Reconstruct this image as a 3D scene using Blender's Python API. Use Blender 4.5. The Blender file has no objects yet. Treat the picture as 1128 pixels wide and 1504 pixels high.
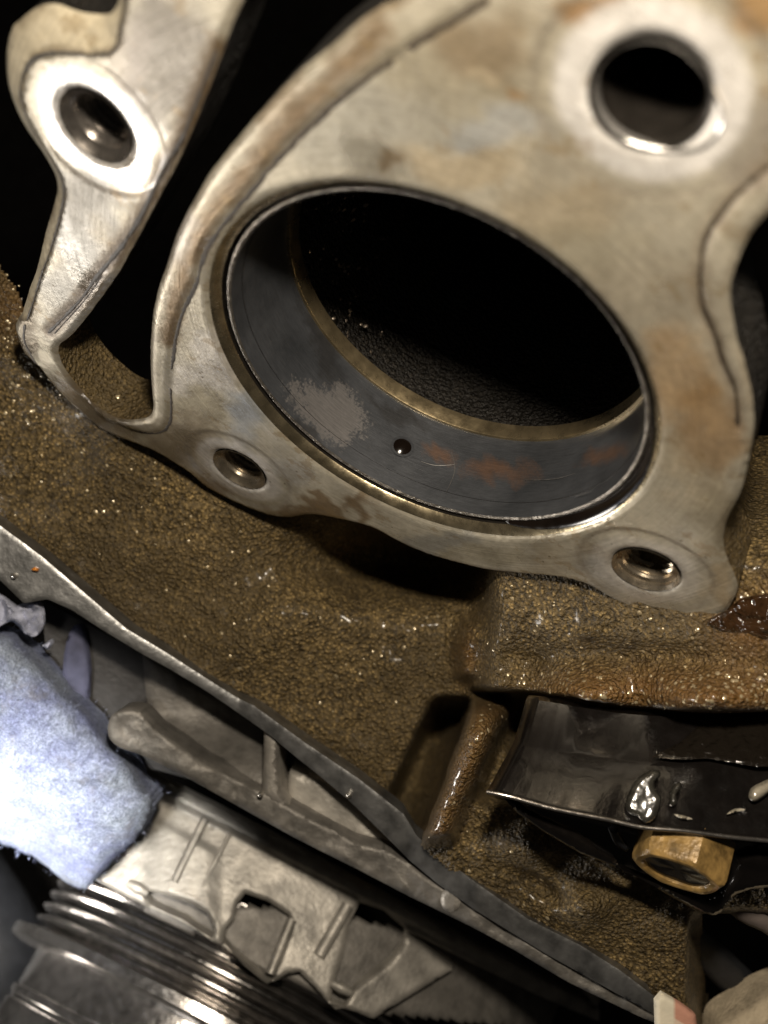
import bpy, math, random
import numpy as np
from mathutils import Matrix, Vector
from mathutils.geometry import delaunay_2d_cdt

# ------------------------------------------------------------------ camera frame
# 1 unit = 1 cm.  World: bore centre at the origin, flange face in the plane y = 0 facing -Y, Z up.
FPX, CX, CY, PH = 1500.0, 564.0, 752.0, 1504.0
NC = np.array([-.402, -.768, .499]); NC /= np.linalg.norm(NC)      # face normal seen from the camera
BC = np.array([.54, 1.81, -14.96])                                 # bore centre seen from the camera
YA = -NC
ZA = np.array([0, 0, 1.]) - NC * NC[2]; ZA /= np.linalg.norm(ZA)
XA = np.cross(YA, ZA)
R = np.array([XA, YA, ZA])                                         # camera -> world
T = -R @ BC
CAM = T.copy()

sc = bpy.context.scene
col = sc.collection
cd = bpy.data.cameras.new('camera'); cam = bpy.data.objects.new('camera', cd); col.objects.link(cam)
mw = Matrix.Identity(4)
for i in range(3):
    for j in range(3): mw[i][j] = R[i][j]
    mw[i][3] = T[i]
cam.matrix_world = mw
cd.sensor_width = 36; cd.lens = 36 * FPX / PH; cd.clip_start = .5; cd.clip_end = 500
cd.dof.use_dof = True; cd.dof.focus_distance = 18.0; cd.dof.aperture_fstop = .138
sc.camera = cam

w = bpy.data.worlds.new('World'); sc.world = w; w.use_nodes = True
w.node_tree.nodes['Background'].inputs[0].default_value = (1, .9, .78, 1)
w.node_tree.nodes['Background'].inputs[1].default_value = .012
sc.view_settings.view_transform = 'Standard'; sc.view_settings.look = 'None'
sc.view_settings.exposure = 0; sc.view_settings.gamma = 1

def lamp(name, pc, target, size, power, colour, spread=180):
    l = bpy.data.lights.new(name, 'AREA'); l.shape = 'DISK'; l.size = size; l.energy = power; l.color = colour
    l.spread = math.radians(spread)
    o = bpy.data.objects.new(name, l); col.objects.link(o)
    p = Vector(R @ np.array(pc) + T); t = Vector(R @ np.array(target) + T)
    o.location = p; o.rotation_euler = (t - p).to_track_quat('-Z', 'Y').to_euler()
    return o
lamp('head_lamp', (.8, 5.0, -.2), (0, -2, -19), 1.5, 4700, (1, .88, .72))
lamp('work_lamp', (-33, -18, -26), (-2, 0, -17), 8, 6300, (1, .94, .87))
lamp('torch', (-7, -3, -3), ((-40-CX)/FPX*22, -(1275-CY)/FPX*22, -22), 4.0, 900, (1, .96, .9), 24)

# ------------------------------------------------------------------ helpers
def C(px, py, d):
    "point at depth d (cm) on the sight line of a photo pixel"
    px, py, d = np.broadcast_arrays(np.asarray(px, float), np.asarray(py, float), np.asarray(d, float))
    p = np.stack([(px - CX) / FPX * d, -(py - CY) / FPX * d, -d], -1)
    return p @ R.T + T
def F(px, py, k=0.):
    "point where the sight line meets the flange face (k cm proud of it)"
    a = C(px, py, 1.); dr = a - CAM
    return CAM + dr * ((-k - CAM[1]) / dr[..., 1])[..., None]
def PX(P):
    q = (np.asarray(P) - T) @ R
    return np.stack([CX + FPX * q[..., 0] / -q[..., 2], CY - FPX * q[..., 1] / -q[..., 2]], -1)
def onbore(px, py, r):
    "far meeting of a sight line with a cylinder of radius r round the bore axis"
    a = C(px, py, 1.); d = a - CAM
    A = d[0]**2 + d[2]**2; B = CAM[0]*d[0] + CAM[2]*d[2]; c = CAM[0]**2 + CAM[2]**2 - r*r
    t = (-B + math.sqrt(B*B - A*c)) / A
    return CAM + d*t
def plane3(*a):
    "depth function of the plane through three (px, py, depth)"
    A = np.array([[1, x, y] for x, y, d in a]); s = np.linalg.solve(A, [1/d for x, y, d in a])
    return lambda x, y: 1/(s[0] + s[1]*np.asarray(x, float) + s[2]*np.asarray(y, float))
def sstep(a, b, x):
    t = np.clip((np.asarray(x, float) - a)/(b - a), 0, 1); return t*t*(3 - 2*t)
_rs = np.random.RandomState(5); _perm = _rs.rand(256, 256)
def vnoise(x, y):
    x = np.asarray(x, float); y = np.asarray(y, float)
    xi = np.floor(x).astype(int); yi = np.floor(y).astype(int); fx = x - xi; fy = y - yi
    fx = fx*fx*(3-2*fx); fy = fy*fy*(3-2*fy); g = lambda a, b: _perm[a & 255, b & 255]
    return (g(xi, yi)*(1-fx) + g(xi+1, yi)*fx)*(1-fy) + (g(xi, yi+1)*(1-fx) + g(xi+1, yi+1)*fx)*fy
def fbm(x, y, o=4):
    s = 0; a = .5
    for i in range(o): s = s + a*(vnoise(x, y) - .5); x = x*2.03 + 17; y = y*2.03 + 5; a *= .55
    return s
def smooth(pts, n=6, closed=True):
    P = np.array(pts, float); out = []; N = len(P)
    for i in range(N if closed else N-1):
        p0, p1, p2, p3 = (P[(i+k) % N] if closed else P[min(max(i+k, 0), N-1)] for k in (-1, 0, 1, 2))
        for t in np.arange(n)/n:
            out.append(.5*((2*p1) + (-p0+p2)*t + (2*p0-5*p1+4*p2-p3)*t*t + (-p0+3*p1-3*p2+p3)*t**3))
    if not closed: out.append(P[-1])
    return np.array(out)
def resample(P, step, closed=True):
    Q = np.vstack([P, P[:1]]) if closed else np.asarray(P, float)
    s = np.r_[0, np.cumsum(np.linalg.norm(np.diff(Q, axis=0), axis=1))]
    n = max(4, int(round(s[-1]/step))); t = np.linspace(0, s[-1], n+1)
    if closed: t = t[:-1]
    return np.stack([np.interp(t, s, Q[:, k]) for k in range(Q.shape[1])], -1)
def inside(pts, poly):
    x, y = pts[:, 0], pts[:, 1]; r = np.zeros(len(pts), bool); q = np.roll(poly, -1, 0)
    for (x1, y1), (x2, y2) in zip(poly, q):
        if y1 == y2: continue
        c = ((y1 > y) != (y2 > y)) & (x < (x2-x1)*(y-y1)/(y2-y1) + x1); r ^= c
    return r
def dist(pts, line, closed=False):
    L = np.asarray(line, float); A = L if closed else L[:-1]; B = np.roll(L, -1, 0) if closed else L[1:]
    out = np.full(len(pts), 1e9)
    for a, b in zip(A, B):
        d = b - a; l = d @ d
        if l == 0: continue
        t = np.clip(((pts - a) @ d)/l, 0, 1)
        out = np.minimum(out, np.hypot(*(pts - a - t[:, None]*d).T))
    return out
def fill(loops, step, closefirst=True):
    "triangulate the first loop minus the others with inner points every `step`; returns 2-D points, triangles"
    allv = np.vstack(loops); edges = []; o = 0
    for l in loops:
        n = len(l); edges += [(o+i, o+(i+1) % n) for i in range(n)]; o += n
    lo, hi = loops[0].min(0), loops[0].max(0)
    gx, gy = np.meshgrid(np.arange(lo[0], hi[0], step), np.arange(lo[1], hi[1], step*.87)); gx[1::2] += step*.5
    G = np.stack([gx.ravel(), gy.ravel()], -1); G += _rs.uniform(-.08, .08, G.shape)*step
    m = inside(G, loops[0])
    for l in loops[1:]: m &= ~inside(G, l)
    G = G[m]
    dd = np.full(len(G), 1e9)
    for l in loops: dd = np.minimum(dd, dist(G, l, True))
    G = G[dd > step*.5]
    V = np.vstack([allv, G])
    v, e, f, *_ = delaunay_2d_cdt([Vector(p) for p in V], edges, [], 0, 1e-7)
    v = np.array([(p.x, p.y) for p in v]); f = np.array([t for t in f if len(t) == 3])
    c = v[f].mean(1); m = inside(c, loops[0])
    for l in loops[1:]: m &= ~inside(c, l)
    f = f[m]
    a, b, c = v[f[:, 0]], v[f[:, 1]], v[f[:, 2]]
    cr = (b[:, 0]-a[:, 0])*(c[:, 1]-a[:, 1]) - (b[:, 1]-a[:, 1])*(c[:, 0]-a[:, 0])
    f[cr < 0] = f[cr < 0][:, ::-1]
    return v, f

def mesh(name, verts, faces, material, parent=None, smooth_=True, attrs=None, angle=None):
    me = bpy.data.meshes.new(name)
    me.from_pydata([tuple(map(float, p)) for p in verts], [], [tuple(map(int, f)) for f in faces]); me.validate()
    if attrs:
        for k, a in attrs.items():
            at = me.attributes.new(k, 'FLOAT_COLOR', 'POINT'); a = np.asarray(a, np.float32)
            if a.ndim == 1: a = np.stack([a]*3, -1)
            if a.shape[1] == 3: a = np.c_[a, np.ones(len(a), np.float32)]
            at.data.foreach_set('color', a.ravel())
    if smooth_: me.shade_smooth()
    if angle is not None: me.set_sharp_from_angle(angle=math.radians(angle))
    me.materials.append(material)
    o = bpy.data.objects.new(name, me); col.objects.link(o)
    if parent is not None:
        o.parent = parent; o.matrix_parent_inverse = Matrix.Translation(-parent.location)
    return o
def thing(name, label, cat, loc, group=None):
    o = bpy.data.objects.new(name, None); col.objects.link(o); o.location = Vector(loc); o.empty_display_size = .3
    o['label'] = label; o['category'] = cat
    if group: o['group'] = group
    return o
def tag(o, label, cat, group=None):
    o['label'] = label; o['category'] = cat
    if group: o['group'] = group
    return o
def grid_faces(nu, nv, closed_u=False):
    f = []
    for i in range(nu if closed_u else nu-1):
        for j in range(nv-1):
            a = i*nv + j; b = ((i+1) % nu)*nv + j; f.append((a, b, b+1, a+1))
    return f
BACK = R @ np.array([0, 0, -1.])
def slab(name, outline, depth, thick, material, parent=None, bulge=0., rim=10., step=8., smooth_n=0, rough=0., rscale=.03,
         attrs=None, back=None, power=2, angle=50, holes=()):
    "a solid body: front face on the depth surface (swelling towards its middle by `bulge`), sides and back `thick` deep"
    P = np.array(outline, float)
    if smooth_n: P = smooth(P, smooth_n)
    P = resample(P, step)
    H = [resample(np.array(h_, float), step) for h_ in holes]
    v, f = fill([P] + H, step)
    D = (depth(v[:, 0], v[:, 1]) if callable(depth) else np.full(len(v), float(depth)))
    e = dist(v, P, True)
    for h_ in H: e = np.minimum(e, dist(v, h_, True))
    t = np.clip(1 - e/rim, 0, 1)
    D = D - bulge*(1 - t**power)**(1/power)
    if rough: D = D + rough*fbm(v[:, 0]*rscale, v[:, 1]*rscale)*np.clip(e/rim, 0, 1)
    front = C(v[:, 0], v[:, 1], D)
    f = f[:, ::-1]
    bd = BACK if back is None else np.asarray(back, float)
    verts = [front]; faces = [tuple(t_) for t_ in f]; i0 = []; o_ = len(front)
    for loop in [P] + H:
        ii = [int(np.argmin(np.hypot(*(v - p).T))) for p in loop]; n = len(ii); i0 += ii
        verts.append(front[ii] + bd*thick)
        flip = loop is not P
        for i in range(n):
            j = (i+1) % n; q = (ii[i], ii[j], o_+j, o_+i); faces.append(q)
        if not H: faces.append(tuple(o_+i for i in range(n)))
        o_ += n
    verts = np.vstack(verts)
    at = None
    if attrs: at = {k: np.vstack([g(v), g(v)[i0]]) for k, g in attrs.items()}
    o = mesh(name, verts, faces, material, parent, True, at, angle)
    return o
def lathe(name, prof, centre, material, parent=None, seg=96, helix=0., attrs=None, angle=40, arc=None):
    "profile of (radius, depth behind the face) turned round an axis square to the flange"
    th = np.linspace(0, 2*np.pi, seg, endpoint=False); V = []
    for t in th:
        for r, k in prof: V.append((centre[0] + r*math.cos(t), centre[1] + k + helix*t/(2*math.pi), centre[2] + r*math.sin(t)))
    V = np.array(V); f = grid_faces(seg, len(prof), helix == 0)
    return mesh(name, V, [x[::-1] for x in f], material, parent, True, {k: g(V) for k, g in attrs.items()} if attrs else None, angle)
def tube(name, pts, rad, material, parent=None, seg=16, n=5):
    P = smooth(pts, n, False); rad = np.interp(np.linspace(0, 1, len(P)), np.linspace(0, 1, len(np.atleast_1d(rad))), np.atleast_1d(rad)) if np.ndim(rad) else np.full(len(P), rad)
    tn = np.gradient(P, axis=0); tn /= np.linalg.norm(tn, axis=1)[:, None]; V = []
    up = np.array([.3, .2, .9])
    for p, t, r in zip(P, tn, rad):
        a = np.cross(t, up); a /= np.linalg.norm(a); b = np.cross(t, a)
        for k in range(seg): V.append(p + r*(math.cos(2*math.pi*k/seg)*a + math.sin(2*math.pi*k/seg)*b))
    f = []
    for i in range(len(P)-1):
        for k in range(seg):
            f.append((i*seg+k, i*seg+(k+1) % seg, (i+1)*seg+(k+1) % seg, (i+1)*seg+k))
    f.append(tuple(range(seg))[::-1]); f.append(tuple((len(P)-1)*seg+k for k in range(seg)))
    return mesh(name, V, f, material, parent, True, None, 50)

# ------------------------------------------------------------------ materials
class NT:
    def __init__(s, name):
        s.m = bpy.data.materials.new(name); s.m.use_nodes = True; s.t = s.m.node_tree; s.n = s.t.nodes
        s.b = s.n['Principled BSDF']; s.tc = s.n.new('ShaderNodeTexCoord'); s.co = s.tc.outputs['Object']
    def lk(s, a, b): s.t.links.new(a, b)
    def setin(s, i, v):
        if hasattr(v, 'is_output') or isinstance(v, bpy.types.NodeSocket): s.lk(v, i)
        else: i.default_value = v
    def noise(s, scale, detail=4, rough=.55, vec=None, out='Fac'):
        x = s.n.new('ShaderNodeTexNoise'); x.inputs['Scale'].default_value = scale; x.inputs['Detail'].default_value = detail
        x.inputs['Roughness'].default_value = rough; s.lk(vec or s.co, x.inputs['Vector']); return x.outputs[out]
    def voro(s, scale, vec=None, feature='F1', rnd=1):
        x = s.n.new('ShaderNodeTexVoronoi'); x.feature = feature; x.inputs['Scale'].default_value = scale
        x.inputs['Randomness'].default_value = rnd; s.lk(vec or s.co, x.inputs['Vector']); return x.outputs[0]
    def ramp(s, fac, *stops):
        x = s.n.new('ShaderNodeValToRGB'); e = x.color_ramp.elements
        for k, (p, c) in enumerate(stops):
            if k > 1: e.new(p)
            e[k].position = p; e[k].color = (*c, 1) if isinstance(c, tuple) else (c, c, c, 1)
        s.lk(fac, x.inputs[0]); return x.outputs[0]
    def mix(s, fac, a, b, mode='MIX'):
        x = s.n.new('ShaderNodeMix'); x.data_type = 'RGBA'; x.blend_type = mode
        s.setin(x.inputs[0], fac)
        for i, v in ((6, a), (7, b)): s.setin(x.inputs[i], (*v, 1) if isinstance(v, tuple) and len(v) == 3 else v)
        return x.outputs[2]
    def math(s, op, a, b=0., clamp=False):
        x = s.n.new('ShaderNodeMath'); x.operation = op; x.use_clamp = clamp
        s.setin(x.inputs[0], a); s.setin(x.inputs[1], b); return x.outputs[0]
    def attr(s, name, out='Color'):
        x = s.n.new('ShaderNodeAttribute'); x.attribute_name = name; return x.outputs[out]
    def sep(s, v):
        x = s.n.new('ShaderNodeSeparateColor'); s.lk(v, x.inputs[0]); return x.outputs
    def bump(s, h, strength, dist, prev=None):
        x = s.n.new('ShaderNodeBump'); x.inputs['Strength'].default_value = strength; x.inputs['Distance'].default_value = dist
        s.lk(h, x.inputs['Height'])
        if prev: s.lk(prev, x.inputs['Normal'])
        return x.outputs[0]
    def scalevec(s, v):
        x = s.n.new('ShaderNodeMapping'); x.inputs['Scale'].default_value = v; s.lk(s.co, x.inputs[0]); return x.outputs[0]
    def out(s, base, rough=.5, metal=0., normal=None, coat=0., coatr=.1, spec=.5, **kw):
        B = s.b.inputs
        s.setin(B['Base Color'], (*base, 1) if isinstance(base, tuple) else base); s.setin(B['Roughness'], rough); s.setin(B['Metallic'], metal)
        s.setin(B['Coat Weight'], coat); B['Coat Roughness'].default_value = coatr; B['Specular IOR Level'].default_value = spec
        if normal: s.lk(normal, B['Normal'])
        for k, v in kw.items(): s.setin(B[k.replace('_', ' ')], v)
        return s.m
def simple(name, c, rough=.5, metal=0., var=.25, scale=3., bumps=.0, bscale=20., coat=0., coatr=.1, spec=.5, **kw):
    s = NT(name); n = s.noise(scale, 5)
    k = s.ramp(n, (.3, tuple(x*(1-var) for x in c)), (.7, tuple(min(1, x*(1+var)) for x in c)))
    r = s.math('ADD', s.math('MULTIPLY', s.noise(scale*2.3, 4), .3), rough - .15, True)
    nm = s.bump(s.noise(bscale, 4), .6, bumps) if bumps else None
    return s.out(k, r, metal, nm, coat, coatr, spec, **kw)

def flange_material():
    s = NT('machined_aluminium')
    base = s.attr('tint'); m = s.sep(s.attr('mask'))      # mask: R dirt film, G cast skin, B wet oil
    fine = s.noise(9, 6, .65); blot = s.noise(1.6, 5, .6)
    # machining lines turned about the bore axis
    sx = s.n.new('ShaderNodeSeparateXYZ'); s.lk(s.co, sx.inputs[0])
    r = s.math('SQRT', s.math('ADD', s.math('MULTIPLY', sx.outputs[0], sx.outputs[0]), s.math('MULTIPLY', sx.outputs[2], sx.outputs[2])))
    cx = s.n.new('ShaderNodeCombineXYZ'); s.lk(s.math('MULTIPLY', r, 28.), cx.inputs[0])
    s.lk(s.math('MULTIPLY', s.math('ARCTAN2', sx.outputs[2], sx.outputs[0]), 2.2), cx.inputs[1])
    lines = s.noise(1., 3, .6, cx.outputs[0])
    c = s.mix(.55, base, s.ramp(blot, (.3, (.62, .60, .57)), (.7, (1.15, 1.13, 1.1))), 'MULTIPLY')
    c = s.mix(.5, c, s.ramp(fine, (.3, (.6, .58, .55)), (.65, (1.1, 1.1, 1.1))), 'MULTIPLY')
    c = s.mix(.28, c, s.ramp(lines, (.35, .5), (.65, 1.25)), 'MULTIPLY')
    sc1 = s.noise(1., 3, .6, s.scalevec((5, 1, 70))); sc2 = s.noise(1., 3, .6, s.scalevec((90, 1, 4)))
    scr = s.math('MULTIPLY', s.ramp(sc1, (.60, 0.), (.68, 1.)), s.ramp(s.noise(.9, 3), (.45, 0.), (.6, 1.)))
    scr = s.math('MAXIMUM', scr, s.math('MULTIPLY', s.ramp(sc2, (.62, 0.), (.70, .8)), s.ramp(s.noise(.7, 3, .5, s.scalevec((1.3, 1, .8))), (.5, 0.), (.62, 1.))))
    c = s.mix(s.math('MULTIPLY', scr, .35), c, (.75, .72, .66))
    var = s.noise(1.1, 7, .72, s.scalevec((1, 1, 1.6))); vk = s.math('MULTIPLY', s.ramp(var, (.58, 0.), (.605, .5), (.70, .2)), 1.)
    c = s.mix(vk, c, (.24, .165, .075))
    sp = s.ramp(s.voro(5.), (.0, 1.), (.10, 1.), (.13, 0.))
    spk = s.math('MULTIPLY', sp, s.ramp(s.noise(1.1, 2), (.55, 0.), (.62, .7)))
    c = s.mix(spk, c, (.10, .07, .04))
    dirt = s.math('MULTIPLY', m[0], s.ramp(s.noise(5, 5, .7), (.25, .45), (.6, 1.)), True)
    c = s.mix(dirt, c, (.075, .048, .024))
    metal = s.math('SUBTRACT', .48, s.math('ADD', s.math('MULTIPLY', dirt, .5), s.math('MULTIPLY', m[1], .45)), True)
    ro = s.math('ADD', s.math('MULTIPLY', blot, .36), s.math('ADD', .19, s.math('MULTIPLY', m[1], .15)), True)
    ro = s.math('SUBTRACT', ro, s.math('MULTIPLY', m[2], .3), True)
    nm = s.bump(lines, .5, .014); nm = s.bump(fine, .35, .02, nm); nm = s.bump(s.noise(30, 3), s_, .012, nm) if False else nm
    return s.out(c, ro, metal, nm, m[2], .12)
def casting_material(name, base, glint=1., wet=.35, scale=12.):
    s = NT(name)
    g1 = s.voro(scale); g2 = s.noise(scale*1.25, 4, .7); big = s.noise(.55, 4, .6); mid = s.noise(2.2, 4)
    c = s.ramp(big, (.3, tuple(x*.72 for x in base)), (.7, tuple(x*1.35 for x in base)))
    c = s.mix(.85, c, s.ramp(g1, (.05, 1.6), (.5, .4)), 'MULTIPLY')
    c = s.mix(.85, c, s.ramp(s.noise(scale*.8, 2, .5), (.38, .5), (.62, 1.55)), 'MULTIPLY')
    soak = s.ramp(s.noise(.35, 5, .6), (.42, 0.), (.62, 1.)); c = s.mix(s.math('MULTIPLY', soak, .75), c, tuple(x*.42 for x in base))
    c = s.mix(.3, c, s.ramp(mid, (.3, .65), (.7, 1.25)), 'MULTIPLY')
    nm = s.bump(g1, 1., -.075*glint); nm = s.bump(s.noise(scale*2.2, 2), 1., .06*glint, nm)
    ro = s.math('ADD', .34, s.math('MULTIPLY', s.noise(scale*.8, 3), .3))
    wa_ = s.sep(s.attr('wet'))
    c = s.mix(s.math('MULTIPLY', wa_[0], .75), c, (.20, .095, .022))  # amber of the wet glints mixed into the base colour
    ro = s.math('SUBTRACT', ro, s.math('MULTIPLY', wa_[0], .14), True)
    return s.out(c, ro, 0., nm, s.math('ADD', s.math('MULTIPLY', s.ramp(mid, (.4, .15), (.65, 1.)), wet), wa_[0], True), .16, .5)
M = {}
M['face'] = flange_material()
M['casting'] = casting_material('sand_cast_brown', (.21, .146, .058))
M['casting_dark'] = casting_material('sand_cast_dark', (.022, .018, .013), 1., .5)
M['bore_brass'] = simple('stained_bore_metal', (.46, .385, .25), .27, .95, .35, 2.2, .006, 14)
M['steel'] = simple('bright_steel', (.62, .59, .54), .26, .9, .2, 4, .004, 22)
M['thread'] = simple('thread_metal', (.34, .29, .22), .28, .85, .3, 4, .004, 22)
M['rim'] = simple('worn_rim_metal', (.34, .31, .27), .34, .9, .45, 9, .03, 26)
M['void'] = simple('unlit_depth_black', (.004, .0035, .003), .9, 0, .3, 2, spec=.05)  # near-black stands in for the unlit depth behind the casting
M['oil'] = simple('black_oil', (.006, .004, .003), .16, 0, .3, 2, spec=.7)
M['alu'] = simple('lower_cast_aluminium', (.30, .28, .25), .5, .45, .3, 2., .03, 12)
M['rail'] = simple('blue_grey_rail_metal', (.16, .16, .158), .36, .7, .45, 2.5, .012, 9)
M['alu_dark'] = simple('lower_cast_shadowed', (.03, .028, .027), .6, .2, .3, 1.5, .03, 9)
M['panel'] = simple('dim_cast_panel', (.15, .14, .125), .55, .4, .35, 2.2, .03, 10)
M['alt'] = simple('alternator_casting', (.33, .31, .275), .46, .4, .4, 1.6, .03, 9)
M['plastic'] = simple('oily_black_plastic', (.006, .005, .0045), .2, 0, .35, 2.5, .006, 16, .3, .04, .35)
M['hole_dark'] = simple('shaded_hole_metal', (.03, .026, .022), .3, .7, .3, 4, .006, 18)  # shade of the deep hole and bore groove put into the colour
M['rubber'] = simple('black_rubber', (.018, .019, .022), .55, 0, .3, 2)
M['brass'] = simple('oil_stained_bolt', (.28, .175, .058), .36, .15, .6, 4, .035, 9, .8, .1)

# ------------------------------------------------------------------ the engine casting
engine = thing('engine_block', 'large aluminium engine front casting with machined flange round a big oily bore', 'engine block', (0, 0, -4))
OUT = [(584,0),(569,4),(527,32),(491,64),(442,103),(381,167),(336,220),(301,267),(262,340),(245,390),(232,428),(224,471),(221,524),(223,570),(225,599),
       (216,613),(184,616),(156,606),(120,577),(99,552),(87,531),(85,510),(106,492),(142,446),(174,400),(190,370),(227,301),(270,216),(312,110),(340,35),(355,0),(375,-70),
       (190,-70),(167,0),(160,21),(142,35),(106,34),(64,23),(35,28),(11,46),(0,60),(-6,100),(0,150),(21,199),(53,241),(74,280),(71,308),(57,355),(48,400),(35,435),(26,467),(21,485),
       (32,517),(57,542),(89,581),(142,627),(177,645),(220,662),(270,691),(301,716),(340,737),(372,751),(400,760),(423,762),(456,758),(494,764),(546,777),(583,797),(628,816),(672,829),
       (720,840),(770,845),(828,851),(868,863),(895,880),(941,899),(990,911),(1040,912),(1068,897),(1082,869),(1079,851),(1064,815),(1061,791),(1068,762),(1086,727),(1099,677),(1107,624),(1104,578),
       (1093,532),(1083,500),(1075,465),(1072,430),(1077,400),(1086,376),(1104,340),(1128,312),(1180,272),(1240,225),(1275,100),(1240,-60),(1100,-110),(900,-110),(740,-90),(650,-50)]
o3 = F(*np.array(smooth(OUT, 5)).T); outline = resample(o3[:, [0, 2]], .07)
outline += np.stack([fbm(outline[:, 0]*5, outline[:, 1]*5), fbm(outline[:, 0]*5+40, outline[:, 1]*5)], -1)*.02
HOLES = [((138, 188), .49), ((953, 142), .545), ((350, 692), .50), ((947, 840), .50)]
hc = [F(*p)[[0, 2]] for p, r in HOLES]
circ = lambda c, r, n: np.stack([c[0] + r*np.cos(np.arange(n)/n*2*np.pi), c[1] + r*np.sin(np.arange(n)/n*2*np.pi)], -1)
RB = 3.5
loops = [outline, circ((0, 0), RB, 260)] + [circ(c, r*(1.1), 56) for c, (p, r) in zip(hc, HOLES)]
v2, tri = fill(loops, .068)
ln = lambda *p: F(*np.array(smooth(p, 4, False)).T)[:, [0, 2]]
L1 = ln((720,-4),(700,7),(647,39),(598,69)); L1b = ln((577,85),(527,121),(470,170),(413,227),(371,277),(335,319),(300,369),(291,407),(270,453),(257,499),(252,542))
L1c = ln((250,570),(251,606),(245,627),(227,636),(199,632),(175,622))
L1d = ln((291,340),(262,400),(245,455),(238,520),(239,590),(230,618),(205,626))
LB = ln((560,40),(513,87),(440,165),(371,243),(320,305),(285,370),(262,430),(247,500))
L2 = ln((320,70),(294,135),(269,199),(241,245),(213,305),(184,355),(142,407),(117,442),(71,489))
L2b = ln((37,476),(35,496),(41,513),(53,535))
L3 = ln((1160,225),(1128,245),(1083,284),(1047,330),(1033,362),(1029,400),(1031,440),(1042,470),(1054,500),(1065,535),(1080,571),(1084,624))
LC = [(190,-75),(184,0),(174,53),(167,74),(135,80),(85,76),(50,85),(34,110),(30,142),(42,177),(67,220),(89,259),(94,284),(85,330),(71,376),(62,400),(50,440),(40,470)]
LC2 = ln(*LC)
edge = dist(v2, outline, True)
for l in loops[1:]: edge = np.minimum(edge, dist(v2, l, True))
eo = dist(v2, outline, True)
P3 = np.stack([v2[:, 0], np.zeros(len(v2)), v2[:, 1]], -1); pp = PX(P3)
wob = np.stack([fbm(v2[:, 0]*1.3, v2[:, 1]*1.3), fbm(v2[:, 0]*1.3+9, v2[:, 1]*1.3+31)], -1)
wpx = pp + wob*90
dC = dist(v2, LC2); castreg = inside(pp, np.array([(190,-75)] + LC[1:] + [(26,467),(0,400),(-60,200),(-60,-80)], float))
h = -.05*np.clip(1 - edge/.1, 0, 1)**2 + .006*fbm(v2[:, 0]*3, v2[:, 1]*3)
h -= np.where(castreg, .05 + .38*np.clip(dC, 0, 1.2), .0)
for c, (p, r) in zip(hc, HOLES):
    d = np.hypot(*(v2 - c).T); h -= .022*(1 - sstep(r*2.1, r*2.25, d))
Lall = [(L2, .09, .8), (L3, .10, .75)]
nz = fbm(v2[:, 0]*4, v2[:, 1]*4)
line = np.zeros(len(v2))
RAISED = np.array([(720,-4),(700,7),(647,39),(598,69),(577,85),(527,121),(470,170),(413,227),(371,277),(335,319),(300,369),(291,407),(270,453),(257,499),(252,542),(250,570),(251,606),(245,627),(227,636),(199,632),(175,622),(150,610),
   (120,577),(156,600),(184,610),(216,607),(219,599),(217,570),(215,524),(218,471),(226,428),(239,390),(256,340),(295,265),(330,218),(375,165),(438,100),(487,60),(523,28),(565,0),(650,-60)], float)
Ljoin = np.vstack([L1, L1b, L1c])
h += .045*inside(pp, RAISED)*sstep(.0, .08, dist(v2, Ljoin))
R3 = np.array([(1160,225),(1128,245),(1083,284),(1047,330),(1033,362),(1029,400),(1031,440),(1042,470),(1054,500),(1065,535),(1080,571),(1084,624),(1100,680),(1125,640),(1125,560),(1090,470),(1085,420),(1140,310),(1200,270)], float)
h += .04*inside(pp, R3)*sstep(.0, .09, dist(v2, L3))
for L, wd, st in Lall: line = np.maximum(line, st*np.clip(1.35 - dist(v2, L)/wd*.8 + nz*.9, 0, 1))
h -= .012*line
tint = np.tile(np.array([.50, .46, .365]), (len(v2), 1))
def blob(x, y, r, c, a=1., ry=None, soft=.5):
    global tint
    d = np.hypot((wpx[:, 0]-x)/r, (wpx[:, 1]-y)/(ry or r)); k = a*(1 - sstep(1-soft, 1+soft*.3, d + nz*.35))
    tint = tint*(1-k[:, None]) + np.array(c)*k[:, None]
tan, olive, brown, blue, pale, orange = (.50,.42,.29), (.33,.29,.20), (.20,.13,.06), (.40,.43,.46), (.66,.63,.59), (.36,.19,.06)
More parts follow.
